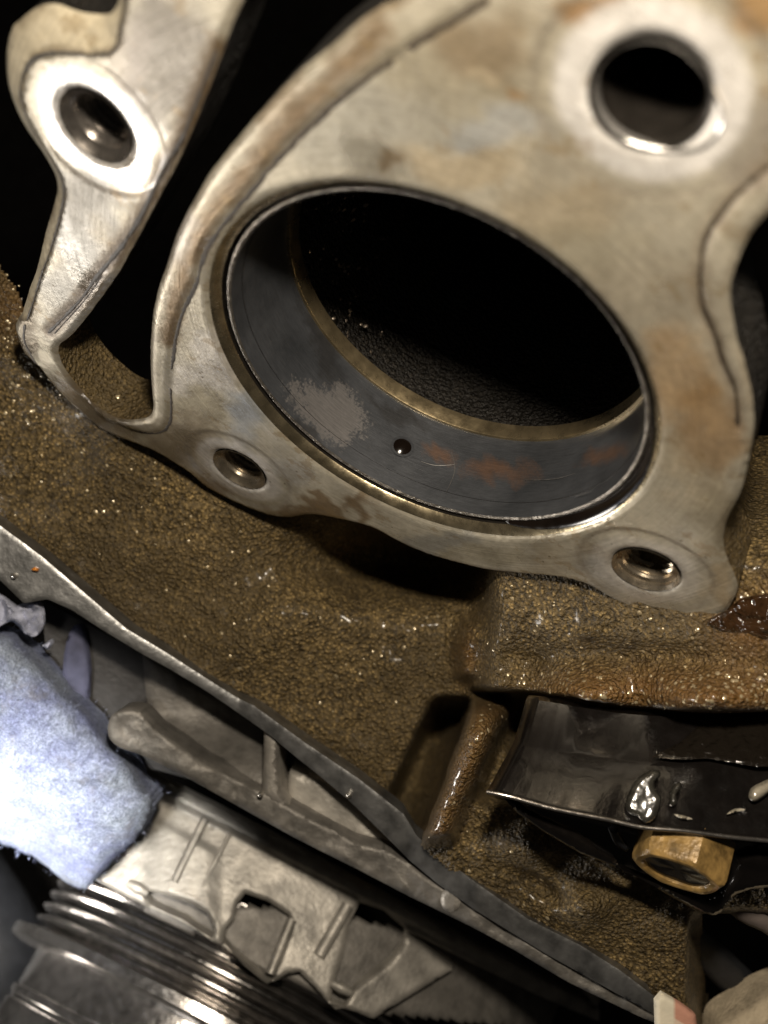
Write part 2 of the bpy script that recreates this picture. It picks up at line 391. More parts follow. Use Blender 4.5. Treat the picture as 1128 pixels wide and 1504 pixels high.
for a in ((660,110,150,olive,.7,120), (560,190,160,(.40,.385,.33),.6,90), (700,60,80,brown,.55,60), (860,10,60,orange,.8,30), (1115,5,60,orange,.8,50), (705,95,30,tan,.9,20), (758,120,26,orange,.6,14),
          (730,180,90,blue,.5,40), (700,240,110,tan,.9,40), (820,310,100,tan,.75,50), (590,250,40,brown,.7,10), (850,370,110,olive,.55,60), (950,430,100,(.42,.37,.28),.6,60), (1000,560,70,(.50,.36,.21),.85,90),
          (1045,620,60,(.38,.24,.11),.75,90), (1010,700,60,tan,.6,60), (1040,760,50,olive,.6,50), (1068,860,22,tan,.9,50), (390,600,70,blue,.8,50), (290,600,36,olive,.8,40), (265,645,70,(.25,.2,.13),.8,40),
          (320,540,60,pale,.6,40), (345,690,72,pale,.75,58), (300,740,60,brown,.7,30), (470,755,90,brown,.85,13), (430,700,50,(.42,.40,.36),.8,35), (640,795,60,(.24,.25,.25),.5,22), (720,820,100,olive,.5,18),
          (120,600,120,(.16,.125,.08),.8,60), (130,330,75,(.20,.19,.17),.9,120), (240,90,65,(.22,.20,.17),.9,120), (40,500,26,(.12,.09,.055),.8,60), (150,400,30,(.42,.37,.28),.6,100), (110,420,60,(.36,.35,.32),.7,90), (190,100,40,(.40,.36,.32),.6,60), (945,840,95,(.42,.40,.36),.8,60),
          (690,650,40,olive,.2,40), (420,140,40,(.36,.27,.17),.5,40), (260,340,40,(.52,.49,.45),.6,60), (880,800,30,brown,.4,12), (1110,200,60,(.30,.27,.23),.6,70)): blob(*a)
for L, wd, st in ((LB, .2, .9), (L2, .17, .7)):
    k = st*np.clip(1.2 - dist(v2, L)/wd + nz*.8, 0, 1); tint = tint*(1-k[:, None]) + np.array(brown)*k[:, None]
for c, (p, r), st in zip(hc, HOLES, (1., 1., .6, .35)):       # washer-polished rings; upper right one also paled for the lamp's nearness
    d = np.hypot(*(v2 - c).T); k = st*(1 - sstep(r*1.6, r*1.9, d + nz*.1)); tint = tint*(1-k[:, None]) + np.array([.80,.78,.75])*k[:, None]
    k = .5*np.exp(-((d - r*2.15)/.06)**2); tint = tint*(1-k[:, None]) + np.array([.22,.19,.15])*k[:, None]
tint[castreg] = tint[castreg]*.2 + np.array([.62,.55,.40])*.8
line = np.maximum(line, .75*np.clip(1.2 - dC/.05 + nz, 0, 1)*(pp[:, 0] < 200))
line = np.maximum(line, .9*sstep(.14, .03, edge)*(eo < .2)*np.clip(sstep(-.1, .25, fbm(v2[:, 0]*.9, v2[:, 1]*.9)) - .2, 0, 1))
wet = np.clip(sstep(.02, .2, fbm(v2[:, 0]*.6+3, v2[:, 1]*.6))*.7, 0, 1)
mask = np.stack([line, castreg*1., wet], -1)
verts = np.stack([v2[:, 0], -h, v2[:, 1]], -1)
mesh('mounting_face', verts, tri, M['face'], engine, True, {'tint': tint, 'mask': mask})
# traces of old sealant left along the joint
M['sealant'] = simple('dark_sealant_trace', (.035, .025, .015), .5, 0, .4, 6, .01, 20)
def trace(L, wd, gap=.2):
    P = resample(L, .04, False); t = np.gradient(P, axis=0); t /= np.linalg.norm(t, axis=1)[:, None]; nn_ = np.stack([-t[:, 1], t[:, 0]], -1)
    wv = wd*np.clip(.95 + 1.5*fbm(P[:, 0]*3, P[:, 1]*3) + .8*fbm(P[:, 0]*12, P[:, 1]*12), .02, 2) ; wv[0] = wv[-1] = .005
    Q = np.concatenate([P + nn_*wv[:, None]*k for k in (-.5, 0, .5)]); n = len(P); y = np.r_[np.full(n, -.004), np.full(n, -.012), np.full(n, -.004)]
    mesh('sealant_trace', np.stack([Q[:, 0], y, Q[:, 1]], -1), [(k*n+i, k*n+i+1, (k+1)*n+i+1, (k+1)*n+i) for k in (0, 1) for i in range(n-1)], M['sealant'], engine)
for L, wd in ((L1, .10), (L1b, .095), (L1c, .075), (L1d, .018), (ln((300,330),(268,395),(250,460),(243,520),(245,575)), .014), (L2, .05), (L2b, .05), (L3, .06), (ln((265,215),(232,268),(200,325),(178,360)), .02),
              (ln((150,404),(125,440),(80,490)), .02), (LC2[: len(LC2)], .03)): trace(L, wd)
# side wall of the flange
w0 = np.stack([outline[:, 0], np.full(len(outline), .05), outline[:, 1]], -1); nO = len(outline)
side = np.vstack([w0, w0 + [0, .4, 0], w0*[.997, 1, .997] + [0, 1.0, 0]])
# the cast side starts level with the face edge
hv = {tuple(np.round(p, 4)): q for p, q in zip(v2, h)}
side[:nO, 1] = [-hv.get(tuple(np.round(p, 4)), -.05) for p in outline]
mesh('flange_side', side, [(r_*nO+i, r_*nO+(i+1) % nO, (r_+1)*nO+(i+1) % nO, (r_+1)*nO+i) for r_ in (0, 1) for i in range(nO)], M['casting'], engine)
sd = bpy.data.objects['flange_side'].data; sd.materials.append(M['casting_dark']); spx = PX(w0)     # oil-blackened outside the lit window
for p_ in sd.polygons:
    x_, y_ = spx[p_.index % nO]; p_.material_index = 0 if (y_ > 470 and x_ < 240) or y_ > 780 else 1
# bore of the housing
lathe('housing_bore', [(RB+.005, .04), (RB-.015, .05), (3.39, .17), (3.38, .19)], (0, 0, 0), M['bore_brass'], engine, 260)
lathe('bore_groove', [(3.38, .19), (3.36, .5), (3.2, .52)], (0, 0, 0), M['hole_dark'], engine, 200)
def knurl(V):
    a = np.arctan2(V[:, 2], V[:, 0]); return np.zeros((len(V), 3)) + (.5 + .5*np.sin(a*90))[:, None]
lathe('bore_lip', [(3.19, 1.84), (3.06, 1.84), (3.05, 1.87), (3.03, 2.13), (3.06, 2.15), (3.6, 2.22)], (0, 0, 0), simple('golden_lip_metal', (.50, .40, .24), .3, .92, .3, 2.5, .006, 16), engine, 220)
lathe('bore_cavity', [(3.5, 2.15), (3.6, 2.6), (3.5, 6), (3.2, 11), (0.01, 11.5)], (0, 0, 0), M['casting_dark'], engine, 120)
V = []; f = []  # flecks added for the sparkle inside the dark cavity
for i in range(150):
    x = _rs.normal(500, 38); y = _rs.uniform(285, 520); r0 = _rs.uniform(3.2, 3.45); p = onbore(x, y, r0)
    if not 2.3 < p[1] < 10: continue
    nn_ = -np.array([p[0], 0, p[2]])/np.hypot(p[0], p[2]); a = np.array([0, 1., 0]); b_ = np.cross(nn_, a); r = .035*_rs.uniform(.4, 1.2); o = len(V); tl = _rs.normal(0, .5, 2)
    V.append(p + nn_*r*.7)
    for k in range(6): t = math.pi*k/3; V.append(p + r*(a*math.cos(t) + b_*math.sin(t)) + nn_*r*(tl[0]*math.cos(t) + tl[1]*math.sin(t)))
    f += [(o, o+1+k, o+1+(k+1) % 6) for k in range(6)]
gl = mesh('cavity_glints', V, f, simple('cavity_glint_metal', (.16, .13, .10), .35, .5, .3, 9), engine); gl['kind'] = 'stuff'
def hole(i, label, m, thread=True, depth=1.8):
    (p, r), c = HOLES[i], hc[i]; prof = [(r*1.13, .02)] + [(r*(1.12 - .16*math.sin(q_)), .03 + .12*(1-math.cos(q_))) for q_ in np.linspace(.2, 1.57, 7)] + [(r*.955, .4)]
    if thread:
        prof = [(r*1.1, .03), (r*1.0, .09), (r*.985, .15), (r*.84, .17)] if i == 3 else [(r*1.1, .03), (r*.98, .11), (r*.84, .16)]
        k = .18
        while k < depth: prof += [(r*.79, k+.03), (r*.79, k+.04), (r*.92, k+.085), (r*.92, k+.095)]; k += .125
    prof += [(r*.78, depth), (r*.7, depth+.1), (.001, depth+.3)]
    a = lathe('bolt_hole', prof, (c[0], 0, c[1]), m, engine, 72, helix=.0, angle=25); a['label'] = label
# oil lying in the chamfer at the lower right
a0, a1 = [math.atan2(*F(x, y)[[2, 0]]) for x, y in ((742, 789), (966, 625))]
if a1 < a0: a1 += 2*math.pi
if a1 - a0 > math.pi: a0, a1 = a1, a0 + 2*math.pi
V = []; na = 90
for i in range(na):
    t = a0 + (a1-a0)*i/(na-1); f_ = math.sin(math.pi*i/(na-1))**.5
    for j in range(7):
        u = j/6; r = 3.32 + (.145*f_)*u; k = .215 - .17*u*f_ - .03*math.sin(math.pi*u)*f_; V.append((r*math.cos(t), k, r*math.sin(t)))
mesh('oil_bead', V, [q[::-1] for q in grid_faces(na, 7)], M['oil'], engine)
hole(0, 'bolt hole with white polished rim on the left arm', simple('grey_thread_metal', (.22, .20, .18), .3, .85, .3, 5))
hole(1, 'smooth wide bolt hole blurred at the upper right', M['hole_dark'], False, 2.6)
c_, r_ = hc[1], HOLES[1][1]; dlr = F(1006, 176)[[0, 2]] - c_; a00 = math.atan2(dlr[1], dlr[0]); V = []  # added bright rim, widened at lower right to carry a highlight
for k in range(96):
    t = 2*math.pi*k/96; wd = .05 + .30*max(0, math.cos(t - a00))**4
    for u in np.linspace(0, 1, 14): q_ = u*1.5; rr_ = r_*(.94 + .2*wd/.35) + (r_*.30*wd/.35)*(1 - math.sin(q_)) ; V.append((c_[0] + rr_*math.cos(t), .008 - .0 + (.10 + .9*wd)*(1 - math.cos(q_)), c_[1] + rr_*math.sin(t)))
mesh('hole_glint_rim', V, [q[::-1] for q in grid_faces(96, 14, True)], simple('glint_rim_metal', (.75, .72, .68), .22, .9, .1, 4), engine)
hole(2, 'threaded bolt hole below the left of the bore', M['thread'])
hole(3, 'oily threaded bolt hole with countersink right of the bore', M['thread'])

# rough cast wall below and behind the flange
dl = plane3((100, 600, 20.5), (650, 900, 20.9), (450, 1150, 22.0)); dr = plane3((715, 850, 18.55), (1080, 880, 16.25), (900, 1040, 17.75)); dlow = plane3((700, 1100, 19.2), (1100, 1250, 18.3), (850, 1450, 20.0))
gx, gy = np.meshgrid(np.arange(-80, 1215, 4.5), np.arange(370, 1512, 4.5), indexing='ij')
wx = gx + 14*fbm(gx*.02, gy*.02); wy = gy + 14*fbm(gx*.02+50, gy*.02)
D = dl(gx, gy) - .35*np.exp(-(((wx-330)*.5+(wy-960)*.86)/60)**2)*sstep(100, 250, wx) + 3.6*np.exp(-((wx-590)/130)**2-((wy-822)/52)**2)
kr = sstep(682, 738, wx + (wy-900)*.08 + 10*fbm(gx*.03, gy*.03))*(1 - sstep(1050, 1130, wy))
Dr = dr(gx, gy) - .75*np.exp(-((wx-860)/70)**2-((wy-1022)/26)**2) - .95*np.exp(-((wx-1040)/80)**2-((wy-1026)/32)**2) + .4*np.exp(-((wx-780)/30)**2-((wy-985)/50)**2) + .35*np.exp(-((wx-900)/170)**2-((wy-965)/18)**2) + .35*np.exp(-((wx-935)/30)**2-((wy-1020)/40)**2)
Dr = Dr + 5*sstep(850, 600, gy)*sstep(1040, 1110, gx) - .3*np.exp(-((wx-860)/16)**2-((wy-935)/7)**2)
yb = np.interp(gx, [700,776,802,852,912,966,1041,1200], [1012,1018,1022,1031,1041,1045,1048,1044]); Dr = Dr + 2.5*sstep(-6, 8, gy - yb)
D = D*(1-kr) + Dr*kr
kl = sstep(1000, 1085, wy + 45*sstep(760, 720, wx) - 45)*sstep(640, 690, wx + (wy-1050)*.33)
D = D*(1-kl) + dlow(gx, gy)*kl
D = D - .75*np.exp(-((wx-165)/70)**2-((wy-592)/40)**2)
# wet ridge, slot and round boss
s_ = (gy-1040)/185.; bx = 716 - 72*s_; off = wx - bx; alongb = sstep(-.12, .05, s_)*sstep(1.12, .98, s_)
D = D + 4.5*alongb*sstep(-92, -70, off + 8*s_)*sstep(-18, -34, off)
D = D - alongb*1.5*np.sqrt(np.clip(1 - (off/30)**2, 0, 1))
D = D + 2.2*alongb*sstep(30, 42, off)*sstep(130, 95, off)*sstep(1190, 1150, wy)
D = D - .9*np.exp(-((wx-687 + (wy-960)*.02)/17)**2)*sstep(895, 925, wy)*sstep(1010, 985, wy)
# blocks low on the right
def box(x, y, hx, hy, a, hgt, soft=8):
    u = (wx-x)*math.cos(a) + (wy-y)*math.sin(a); v = -(wx-x)*math.sin(a) + (wy-y)*math.cos(a)
    return hgt*sstep(hx+soft, hx, abs(u))*sstep(hy+soft, hy, abs(v))
D = D - .5*np.exp(-((wx-770)/45)**2-((wy-1245)/28)**2) - .7*np.exp(-((wx-858)/36)**2-((wy-1332)/24)**2) + .4*np.exp(-(((wx-790)*.5-(wy-1300)*.86)/13)**2-(((wx-790)*.86+(wy-1300)*.5)/60)**2)
D = D + 4*sstep(1005, 1050, wx)*sstep(1330, 1380, wy)
D = D + .30*fbm(gx*.012, gy*.012) + .10*fbm(gx*.05, gy*.05) + .05*fbm(gx*.14, gy*.14)
V = C(gx, gy, D).reshape(-1, 3); nu, nv = gx.shape
top = np.interp(gx, [-80, 0, 30, 60, 100, 225, 300, 700, 1000, 1100, 1215], [372, 385, 430, 500, 553, 578, 600, 700, 720, 640, 620]) + 10*fbm(gx*.05, gy*.05)
RAIL_U = [(-60,728),(0,772),(62,818),(124,871),(186,924),(248,961),(310,1001),(350,1026),(372,1036),(451,1093),(527,1144),(593,1196),(612,1228),(655,1264),(700,1297),(776,1350),(852,1388),(912,1426),(962,1464)]
rl = np.interp(gx, [p[0] for p in RAIL_U], [p[1] for p in RAIL_U]) + 14
keep = ((gy > top) & (gy < np.where(gx > 962, 1600, rl)) & ~((gx > 1035 + .05*(gy-1345)) & (gy > 1345))).ravel()
fc = [q for q in grid_faces(nu, nv) if all(keep[k] for k in q)]
used = np.unique(np.array(fc)); re = -np.ones(len(V), int); re[used] = np.arange(len(used))
wetm = np.clip(np.exp(-((wx-1040)/130)**2-((wy-1020)/40)**2) + .8*np.exp(-((wx-860)/80)**2-((wy-1015)/28)**2) + np.exp(-((wx-1110)/60)**2-((wy-915)/50)**2)
    + .7*np.exp(-((wx-687)/18)**2-((wy-965)/40)**2) + .6*np.exp(-(off/26)**2)*alongb + .5*np.exp(-((wx-20)/50)**2-((wy-450)/50)**2), 0, 1).ravel()
mesh('casting_wall', V[used], re[np.array(fc)], M['casting'], engine, True, {'wet': wetm[used]})

# glints of the wet rough casting, added as pale metallic beads
def glint_beads(n, xr, yr, sz, name='casting_glints'):
    V = []; f = []; W = V_wall; cnt = 0
    while cnt < n:
        x, y = _rs.uniform(*xr), _rs.uniform(*yr)
        i, j = int(round((x+80)/4.5)), int(round((y-370)/4.5))
        if not (0 < i < nu-1 and 0 < j < nv-1) or not keep[i*nv+j] or _rs.rand() > .15 + 1.6*max(0, fbm(x*.012, y*.012)+.15): continue
        cnt += 1
        ju, jv = _rs.rand(2); p = (W[i, j]*(1-ju) + W[i+1, j]*ju)*(1-jv) + (W[i, j+1]*(1-ju) + W[i+1, j+1]*ju)*jv; nn_ = np.cross(W[i+1, j]-W[i-1, j], W[i, j+1]-W[i, j-1]); nn_ /= np.linalg.norm(nn_)
        if nn_ @ (CAM-p) < 0: nn_ = -nn_
        a = np.cross(nn_, [.3, .5, .8]); a /= np.linalg.norm(a); b_ = np.cross(nn_, a); r = sz*_rs.uniform(.35, 1.)**1.5*1.4; o = len(V); el = _rs.uniform(.8, 1.6)
        hh = _rs.uniform(.25, .6); V.append(p + nn_*r*hh)
        for ring, (cr_, ch_) in enumerate(((.6, .7), (1., .1))):
            for k in range(8): t = math.pi*k/4; V.append(p + r*cr_*(a*math.cos(t)*el + b_*math.sin(t)) + nn_*r*hh*ch_)
        f += [(o, o+1+k, o+1+(k+1) % 8) for k in range(8)] + [(o+1+k, o+9+k, o+9+(k+1) % 8, o+1+(k+1) % 8) for k in range(8)]
    d = mesh(name, V, f, M['drop'], engine); d['kind'] = 'stuff'
M['drop'] = simple('brown_glint_bead', (.55, .45, .28), .3, .5, .2, 3, coat=1., coatr=.1, spec=1.)  # half-metallic colour stands in for glints on the wet grain
V_wall = C(gx, gy, D)
glint_beads(150, (-20, 720), (560, 1240), .028)
glint_beads(120, (700, 1128), (850, 1045), .026)
glint_beads(130, (760, 1128), (985, 1045), .03)
glint_beads(90, (0, 120), (380, 620), .03)
glint_beads(50, (640, 900), (1030, 1360), .04)

# ------------------------------------------------------------------ sleeve in the bore
sleeve = thing('bearing_sleeve', 'dark steel sleeve pressed inside the big bore with rusty worn patches', 'sleeve', (0, .2, 0))
ns, nk = 560, 56
th = np.linspace(0, 2*np.pi, ns, endpoint=False); ks = np.linspace(.225, 1.86, nk)
rr = np.interp(ks, [.2, 1.86], [3.235, 3.11])
V = np.array([(r*math.cos(t), k, r*math.sin(t)) for t in th for r, k in zip(rr, ks)])
q = PX(V); qw = q + np.stack([fbm(V[:, 0]*3, V[:, 1]*3+V[:, 2]*3), fbm(V[:, 2]*3+7, V[:, 1]*3+V[:, 0]*3)], -1)*40
front = V @ np.array([.35, 0, .1]) < 9
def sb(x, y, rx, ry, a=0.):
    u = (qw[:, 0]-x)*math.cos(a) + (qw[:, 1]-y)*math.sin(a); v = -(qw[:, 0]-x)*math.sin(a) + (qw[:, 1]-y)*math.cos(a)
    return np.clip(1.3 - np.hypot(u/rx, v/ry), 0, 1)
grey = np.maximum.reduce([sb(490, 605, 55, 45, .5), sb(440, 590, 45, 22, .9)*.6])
rust = np.maximum.reduce([sb(645, 668, 26, 15, .2), sb(735, 690, 62, 20, .05), sb(890, 668, 40, 16, -.45)])
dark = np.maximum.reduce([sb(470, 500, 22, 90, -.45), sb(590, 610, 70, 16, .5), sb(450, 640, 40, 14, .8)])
s = NT('dark_sleeve_steel'); m = s.sep(s.attr('mask'))
fn = s.noise(17, 7, .75); st = s.noise(1, 4, .6, s.scalevec((4, 60, 4)))
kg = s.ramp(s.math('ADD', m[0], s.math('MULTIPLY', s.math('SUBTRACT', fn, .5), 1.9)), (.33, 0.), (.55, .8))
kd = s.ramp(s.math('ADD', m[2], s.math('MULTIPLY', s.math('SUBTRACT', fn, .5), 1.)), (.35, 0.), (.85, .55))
kr_ = s.ramp(s.math('ADD', m[1], s.math('MULTIPLY', s.math('SUBTRACT', s.noise(24, 4, .7), .5), .9)), (.2, 0.), (1.4, .65))
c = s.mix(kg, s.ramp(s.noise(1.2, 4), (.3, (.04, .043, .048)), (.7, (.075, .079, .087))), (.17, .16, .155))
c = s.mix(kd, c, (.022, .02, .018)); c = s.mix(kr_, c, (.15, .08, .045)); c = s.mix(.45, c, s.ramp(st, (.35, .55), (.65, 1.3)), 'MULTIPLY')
M['sleeve'] = s.out(c, s.math('ADD', .3, s.math('MULTIPLY', fn, .25)), .4, s.bump(fn, .4, .015, s.bump(st, .25, .01)), .2, .2)
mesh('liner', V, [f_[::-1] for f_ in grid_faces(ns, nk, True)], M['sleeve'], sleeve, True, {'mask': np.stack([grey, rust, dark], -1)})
# worn beaded rim
prof = [(3.315, .40), (3.315, .24), (3.30, .21), (3.27, .20), (3.248, .212), (3.236, .235)]
V = []; tt = np.linspace(0, 2*np.pi, 700, endpoint=False); jit = .012*np.abs(np.sin(tt*150)) + .02*fbm(tt*60, tt*0)
for t, j in zip(tt, jit):
    for n_, (r, k) in enumerate(prof):
        jj = j if n_ in (3, 4) else 0; V.append(((r+jj)*math.cos(t), k+jj*.6, (r+jj)*math.sin(t)))
mesh('rim', V, [f_[::-1] for f_ in grid_faces(700, len(prof), True)], M['rim'], sleeve)
def bore_disc(name, px, py, rad, r0, m, parent, dome=.0, inner=0.):
    c0 = onbore(px, py, r0); a0 = math.atan2(c0[2], c0[0]); V = []; n = 40; rings = 8
    rs = np.linspace(inner, 1, rings)
    for rg in rs:
        for k in range(n):
            t = 2*math.pi*k/n; u = rad*rg*math.cos(t)/r0; kk = c0[1] + rad*rg*math.sin(t)
            hgt = .006 + dome*(1 - rg*rg); V.append(((r0-hgt)*math.cos(a0+u), kk, (r0-hgt)*math.sin(a0+u)))
    f = [(i*n+k, i*n+(k+1) % n, (i+1)*n+(k+1) % n, (i+1)*n+k) for i in range(rings-1) for k in range(n)]
    return mesh(name, V, [x[::-1] for x in f], m, parent)
rs_ = 3.16
bore_disc('hole_edge', 591, 656, .215, rs_, M['sleeve'], sleeve, .01, .72)
bore_disc('oil_hole', 591, 656, .165, rs_-.004, M['oil'], sleeve, .05)
for pts in (((617,678),(640,684),(668,683)), ((770,706),(815,704),(845,696)), ((780,676),(840,668),(880,655)), ((735,655),(800,660),(850,650)), ((660,655),(668,690),(655,725)), ((845,730),(870,722))):
    P = np.array([onbore(x, y, 3.165) for x, y in smooth(pts, 6, False)]); V = []
    wv = .007
    for i, p in enumerate(P):
        e = wv*math.sin(math.pi*(i+.3)/len(P)); rad = np.array([p[0], 0, p[2]])/np.hypot(p[0], p[2])
        t = P[min(i+1, len(P)-1)] - P[max(i-1, 0)]; t /= np.linalg.norm(t); b = np.cross(t, rad)
        V += [p - rad*.012 - b*e, p - rad*.017, p - rad*.012 + b*e]
    mesh('scratch', V, [(i*3+j, i*3+j+1, i*3+j+4, i*3+j+3) for i in range(len(P)-1) for j in (0, 1)], M['sleeve_scratch'] if 'sleeve_scratch' in M else M.setdefault('sleeve_scratch', simple('scratched_steel', (.16, .155, .15), .45, .6, .3, 9)), sleeve)

# ------------------------------------------------------------------ lower cover with rail, ribs and pockets
lower = thing('lower_cover', 'grey cast lower cover with a long diagonal rail and ribbed pockets', 'engine cover', C(300, 1100, 24))
drail = plane3((0, 800, 21.2), (600, 1220, 24.0), (300, 1050, 22.75))
drail = lambda x, y: 1/np.interp(np.asarray(x, float), [-60, 0, 350, 600, 700, 850, 960, 1100], [1/19.9, 1/20.1, 1/20.9, 1/20.4, 1/19.8, 1/19.5, 1/19.1, 1/19.1])
low = [(962,1490),(900,1456),(850,1428),(800,1400),(755,1372),(700,1338),(645,1300),(602,1264),(560,1222),(515,1178),(470,1140),(430,1108),(394,1078),(350,1047),(305,1016),(250,983),(208,960),(150,925),(106,896),(70,880),(35,886),(0,852),(-60,805)]
slab('rail', RAIL_U + low, drail, .8, M['rail'], lower, .012, 6, 4)
dp = lambda x, y: drail(x, y) + 2.2
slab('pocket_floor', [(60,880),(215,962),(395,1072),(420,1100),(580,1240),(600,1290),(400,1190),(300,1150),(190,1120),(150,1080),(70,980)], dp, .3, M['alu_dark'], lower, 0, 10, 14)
slab('pocket_panel', [(209,958),(250,980),(305,1010),(390,1066),(400,1120),(394,1170),(330,1142),(285,1120),(250,1108),(226,1080),(214,1020)], lambda x, y: drail(x, y) + 2.0 - 1.3*sstep(1040, 1160, y), .5, M['panel'], lower, .08, 20, 7, 0, .1)
slab('rib', [(388,1064),(411,1082),(408,1120),(412,1160),(432,1192),(405,1186),(384,1168),(387,1110)], lambda x, y: drail(x, y)+.3, 1.8, M['alu'], lower, .15, 9, 6)
a = slab('pocket_pad', [(425,1135),(470,1140),(520,1180),(545,1212),(578,1240),(572,1250),(520,1235),(460,1208),(420,1180)], lambda x, y: drail(x, y)+.9, 1.2, M['alt'], lower, .08, 16, 6, 0, .12)
slab('ledge', [(158,1072),(163,1052),(180,1043),(206,1046),(228,1070),(262,1092),(300,1120),(380,1160),(452,1198),(520,1236),(575,1252),(625,1286),(700,1330),(755,1366),(850,1424),(962,1484),(966,1504),(900,1474),(830,1440),(760,1398),(690,1360),(600,1316),(520,1274),(430,1229),(300,1156),(215,1112),(180,1100),(163,1088)],
     lambda x, y: drail(x, y)+.2, .9, M['panel'], lower, .06, 7, 4.5, 2, .2, .03)
for x, y in ((662,1318),): slab('stud', [(x-13,y-6),(x,y-16),(x+13,y-8),(x+13,y+14),(x-2,y+22),(x-14,y+12)], lambda a, b: drail(a, b)+.1, .6, M['alu'], lower, .06, 5, 5, 2)
for x, y, r in ((382,1168,4),(512,1168,5),(20,846,5)):  # small steel dots stand in for sparkles on the cover
    t = np.arange(12)/12*2*np.pi; slab('rail_glint', np.stack([x+r*np.cos(t), y+r*np.sin(t)], -1), lambda a, b: drail(a, b)-.1, .15, M['steel'], lower, .12, r, 3)
tag(slab('amber_bead', [(46,836),(51,832),(56,835),(55,839),(48,839)], lambda a, b: drail(a, b)-.12, .08, simple('amber_drop', (.7, .25, .03), .2, 0, .2, coat=1.), None, .06, 4, 1.5), 'tiny amber oil bead on the blue grey upper end of the rail', 'oil drop')

# ------------------------------------------------------------------ alternator with ribbed pulley
alt = thing('alternator', 'blurred light grey alternator with vented housing and ribbed belt pulley', 'alternator', C(380, 1400, 28))
n_w = np.array([0, -1., 0])
def frame(px, py, d):
    p = C(px, py, d); v = CAM - p; v /= np.linalg.norm(v); w_ = v - n_w*(v @ n_w); w_ /= np.linalg.norm(w_); e = np.cross(w_, n_w)
    if (PX(p+e)-PX(p))[0] < 0: e = -e
    return p, e, w_
Pa, ea, wa = frame(421, 1246, 28.5)
def arch(name, a, b, s0, s1, m, holes=(), thick=.25, nt=220, nsx=60, wave=None, parent=alt, keep=None):
    th = np.linspace(.02, math.pi-.02, nt); ss = np.linspace(s0, s1, nsx)
    V = np.array([Pa + n_w*s + a*math.cos(t)*ea + b*math.sin(t)*wa + (wa*wave(t, s) if wave else 0) for t in th for s in ss])
    f = np.array(grid_faces(nt, nsx)); c = PX(V[f].mean(1)); k = np.ones(len(f), bool)
    for h_ in holes: k &= ~inside(c, np.array(h_, float))
    if keep is not None: k &= inside(c, np.array(keep, float))
    f = f[k]; used = np.unique(f); re = -np.ones(len(V), int); re[used] = np.arange(len(used))
    o = mesh(name, V[used], re[f], m, parent)
    mo = o.modifiers.new('wall', 'SOLIDIFY'); mo.thickness = thick; mo.offset = -1
    if True:   # the wall grows away from the viewer
        me = o.data; nrm = sum((Vector(p.normal) for p in me.polygons), Vector()); 
        if nrm.dot(Vector(wa)) < 0: me.flip_normals()
    return o
win1 = [(360,1312),(424,1344),(420,1382),(403,1424),(392,1445),(328,1384),(344,1350)]
win2 = [(528,1325),(594,1364),(575,1410),(520,1452),(505,1480),(484,1472),(505,1400)]
win0 = [(214,1309),(255,1318),(306,1342),(312,1378),(270,1352),(222,1330)]
keep_alt = [(-80,960),(170,1110),(420,1240),(700,1384),(900,1490),(900,1530),(700,1510),(640,1450),(548,1494),(513,1478),(484,1474),(438,1424),(410,1432),(385,1432),(330,1385),(308,1380),(213,1340),(167,1310),(142,1290),(100,1240),(0,1190)]
def archdepth(a, b):
    def fn(x, y):
        d = C(x, y, 1.) - CAM; q = CAM - Pa
        du, dv, qu, qv = d @ ea / a, d @ wa / b, q @ ea / a, q @ wa / b
        A = du*du + dv*dv; B = du*qu + dv*qv; c = qu*qu + qv*qv - 1
        return (-B - np.sqrt(np.clip(B*B - A*c, 0, None)))/A
    return fn
HO = [(96,1085),(140,1094),(180,1118),(300,1176),(420,1238),(513,1288),(600,1336),(700,1388),(800,1440),(880,1482),(880,1500),(790,1462),(700,1418),(612,1374),(596,1368),(664,1424),(548,1496),(516,1484),(484,1474),(462,1450),(440,1428),(425,1430),(406,1440),(392,1442),(362,1416),(330,1390),(312,1382),(290,1366),(262,1350),(213,1330),(170,1309),(142,1294),(116,1240),(90,1180)]
ad = archdepth(9.2, 4.6)
def hd(x, y):
    up = (y - (1118 + (x-191)*.512))     # px below the rear edge
    return ad(x, y) + .16*sstep(18, 34, up) - .10*sstep(60, 75, up)*sstep(200, 260, x)*sstep(330, 300, x) + .035*fbm(x*.02, y*.02) + .012*fbm(x*.08, y*.08)
slab('housing', HO, hd, .3, M['alt'], alt, .09, 8, 4, 0, holes=[smooth(win1, 2), smooth(win2, 2), smooth(win0, 2)])
arch('rear_rim', 9.4, 4.8, -.2, .2, M['alt'], (), .3, 200, 8)
arch('stator_core', 8.4, 4.1, .3, 4.4, M['panel'], (), .3, 160, 40, None, alt, [(205,1295),(330,1330),(430,1330),(640,1375),(900,1480),(900,1520),(560,1490),(500,1478),(420,1432),(390,1432),(330,1388),(213,1342)])
def archpt(px, py, a, b):
    "point of the housing surface seen at a pixel"
    th = np.linspace(.05, 3.09, 400); best = None
    for s in np.linspace(-.5, 4.5, 120):
        P = Pa + n_w*s + a*np.cos(th)[:, None]*ea + b*np.sin(th)[:, None]*wa; q = PX(P); d = np.hypot(q[:, 0]-px, q[:, 1]-py); i = d.argmin()
        if best is None or d[i] < best[0]: best = (d[i], P[i])
    return best[1]
for p0, p1, r in (((303,1203),(255,1295),.11), ((508,1330),(470,1405),.15), ((427,1350),(398,1430),.12), ((336,1225),(298,1305),.05)):
    A, B = archpt(*p0, 9.2, 4.6), archpt(*p1, 9.2, 4.6); tube('fin', [A, (A+B)/2, B], r, M['alt'], alt, 10)
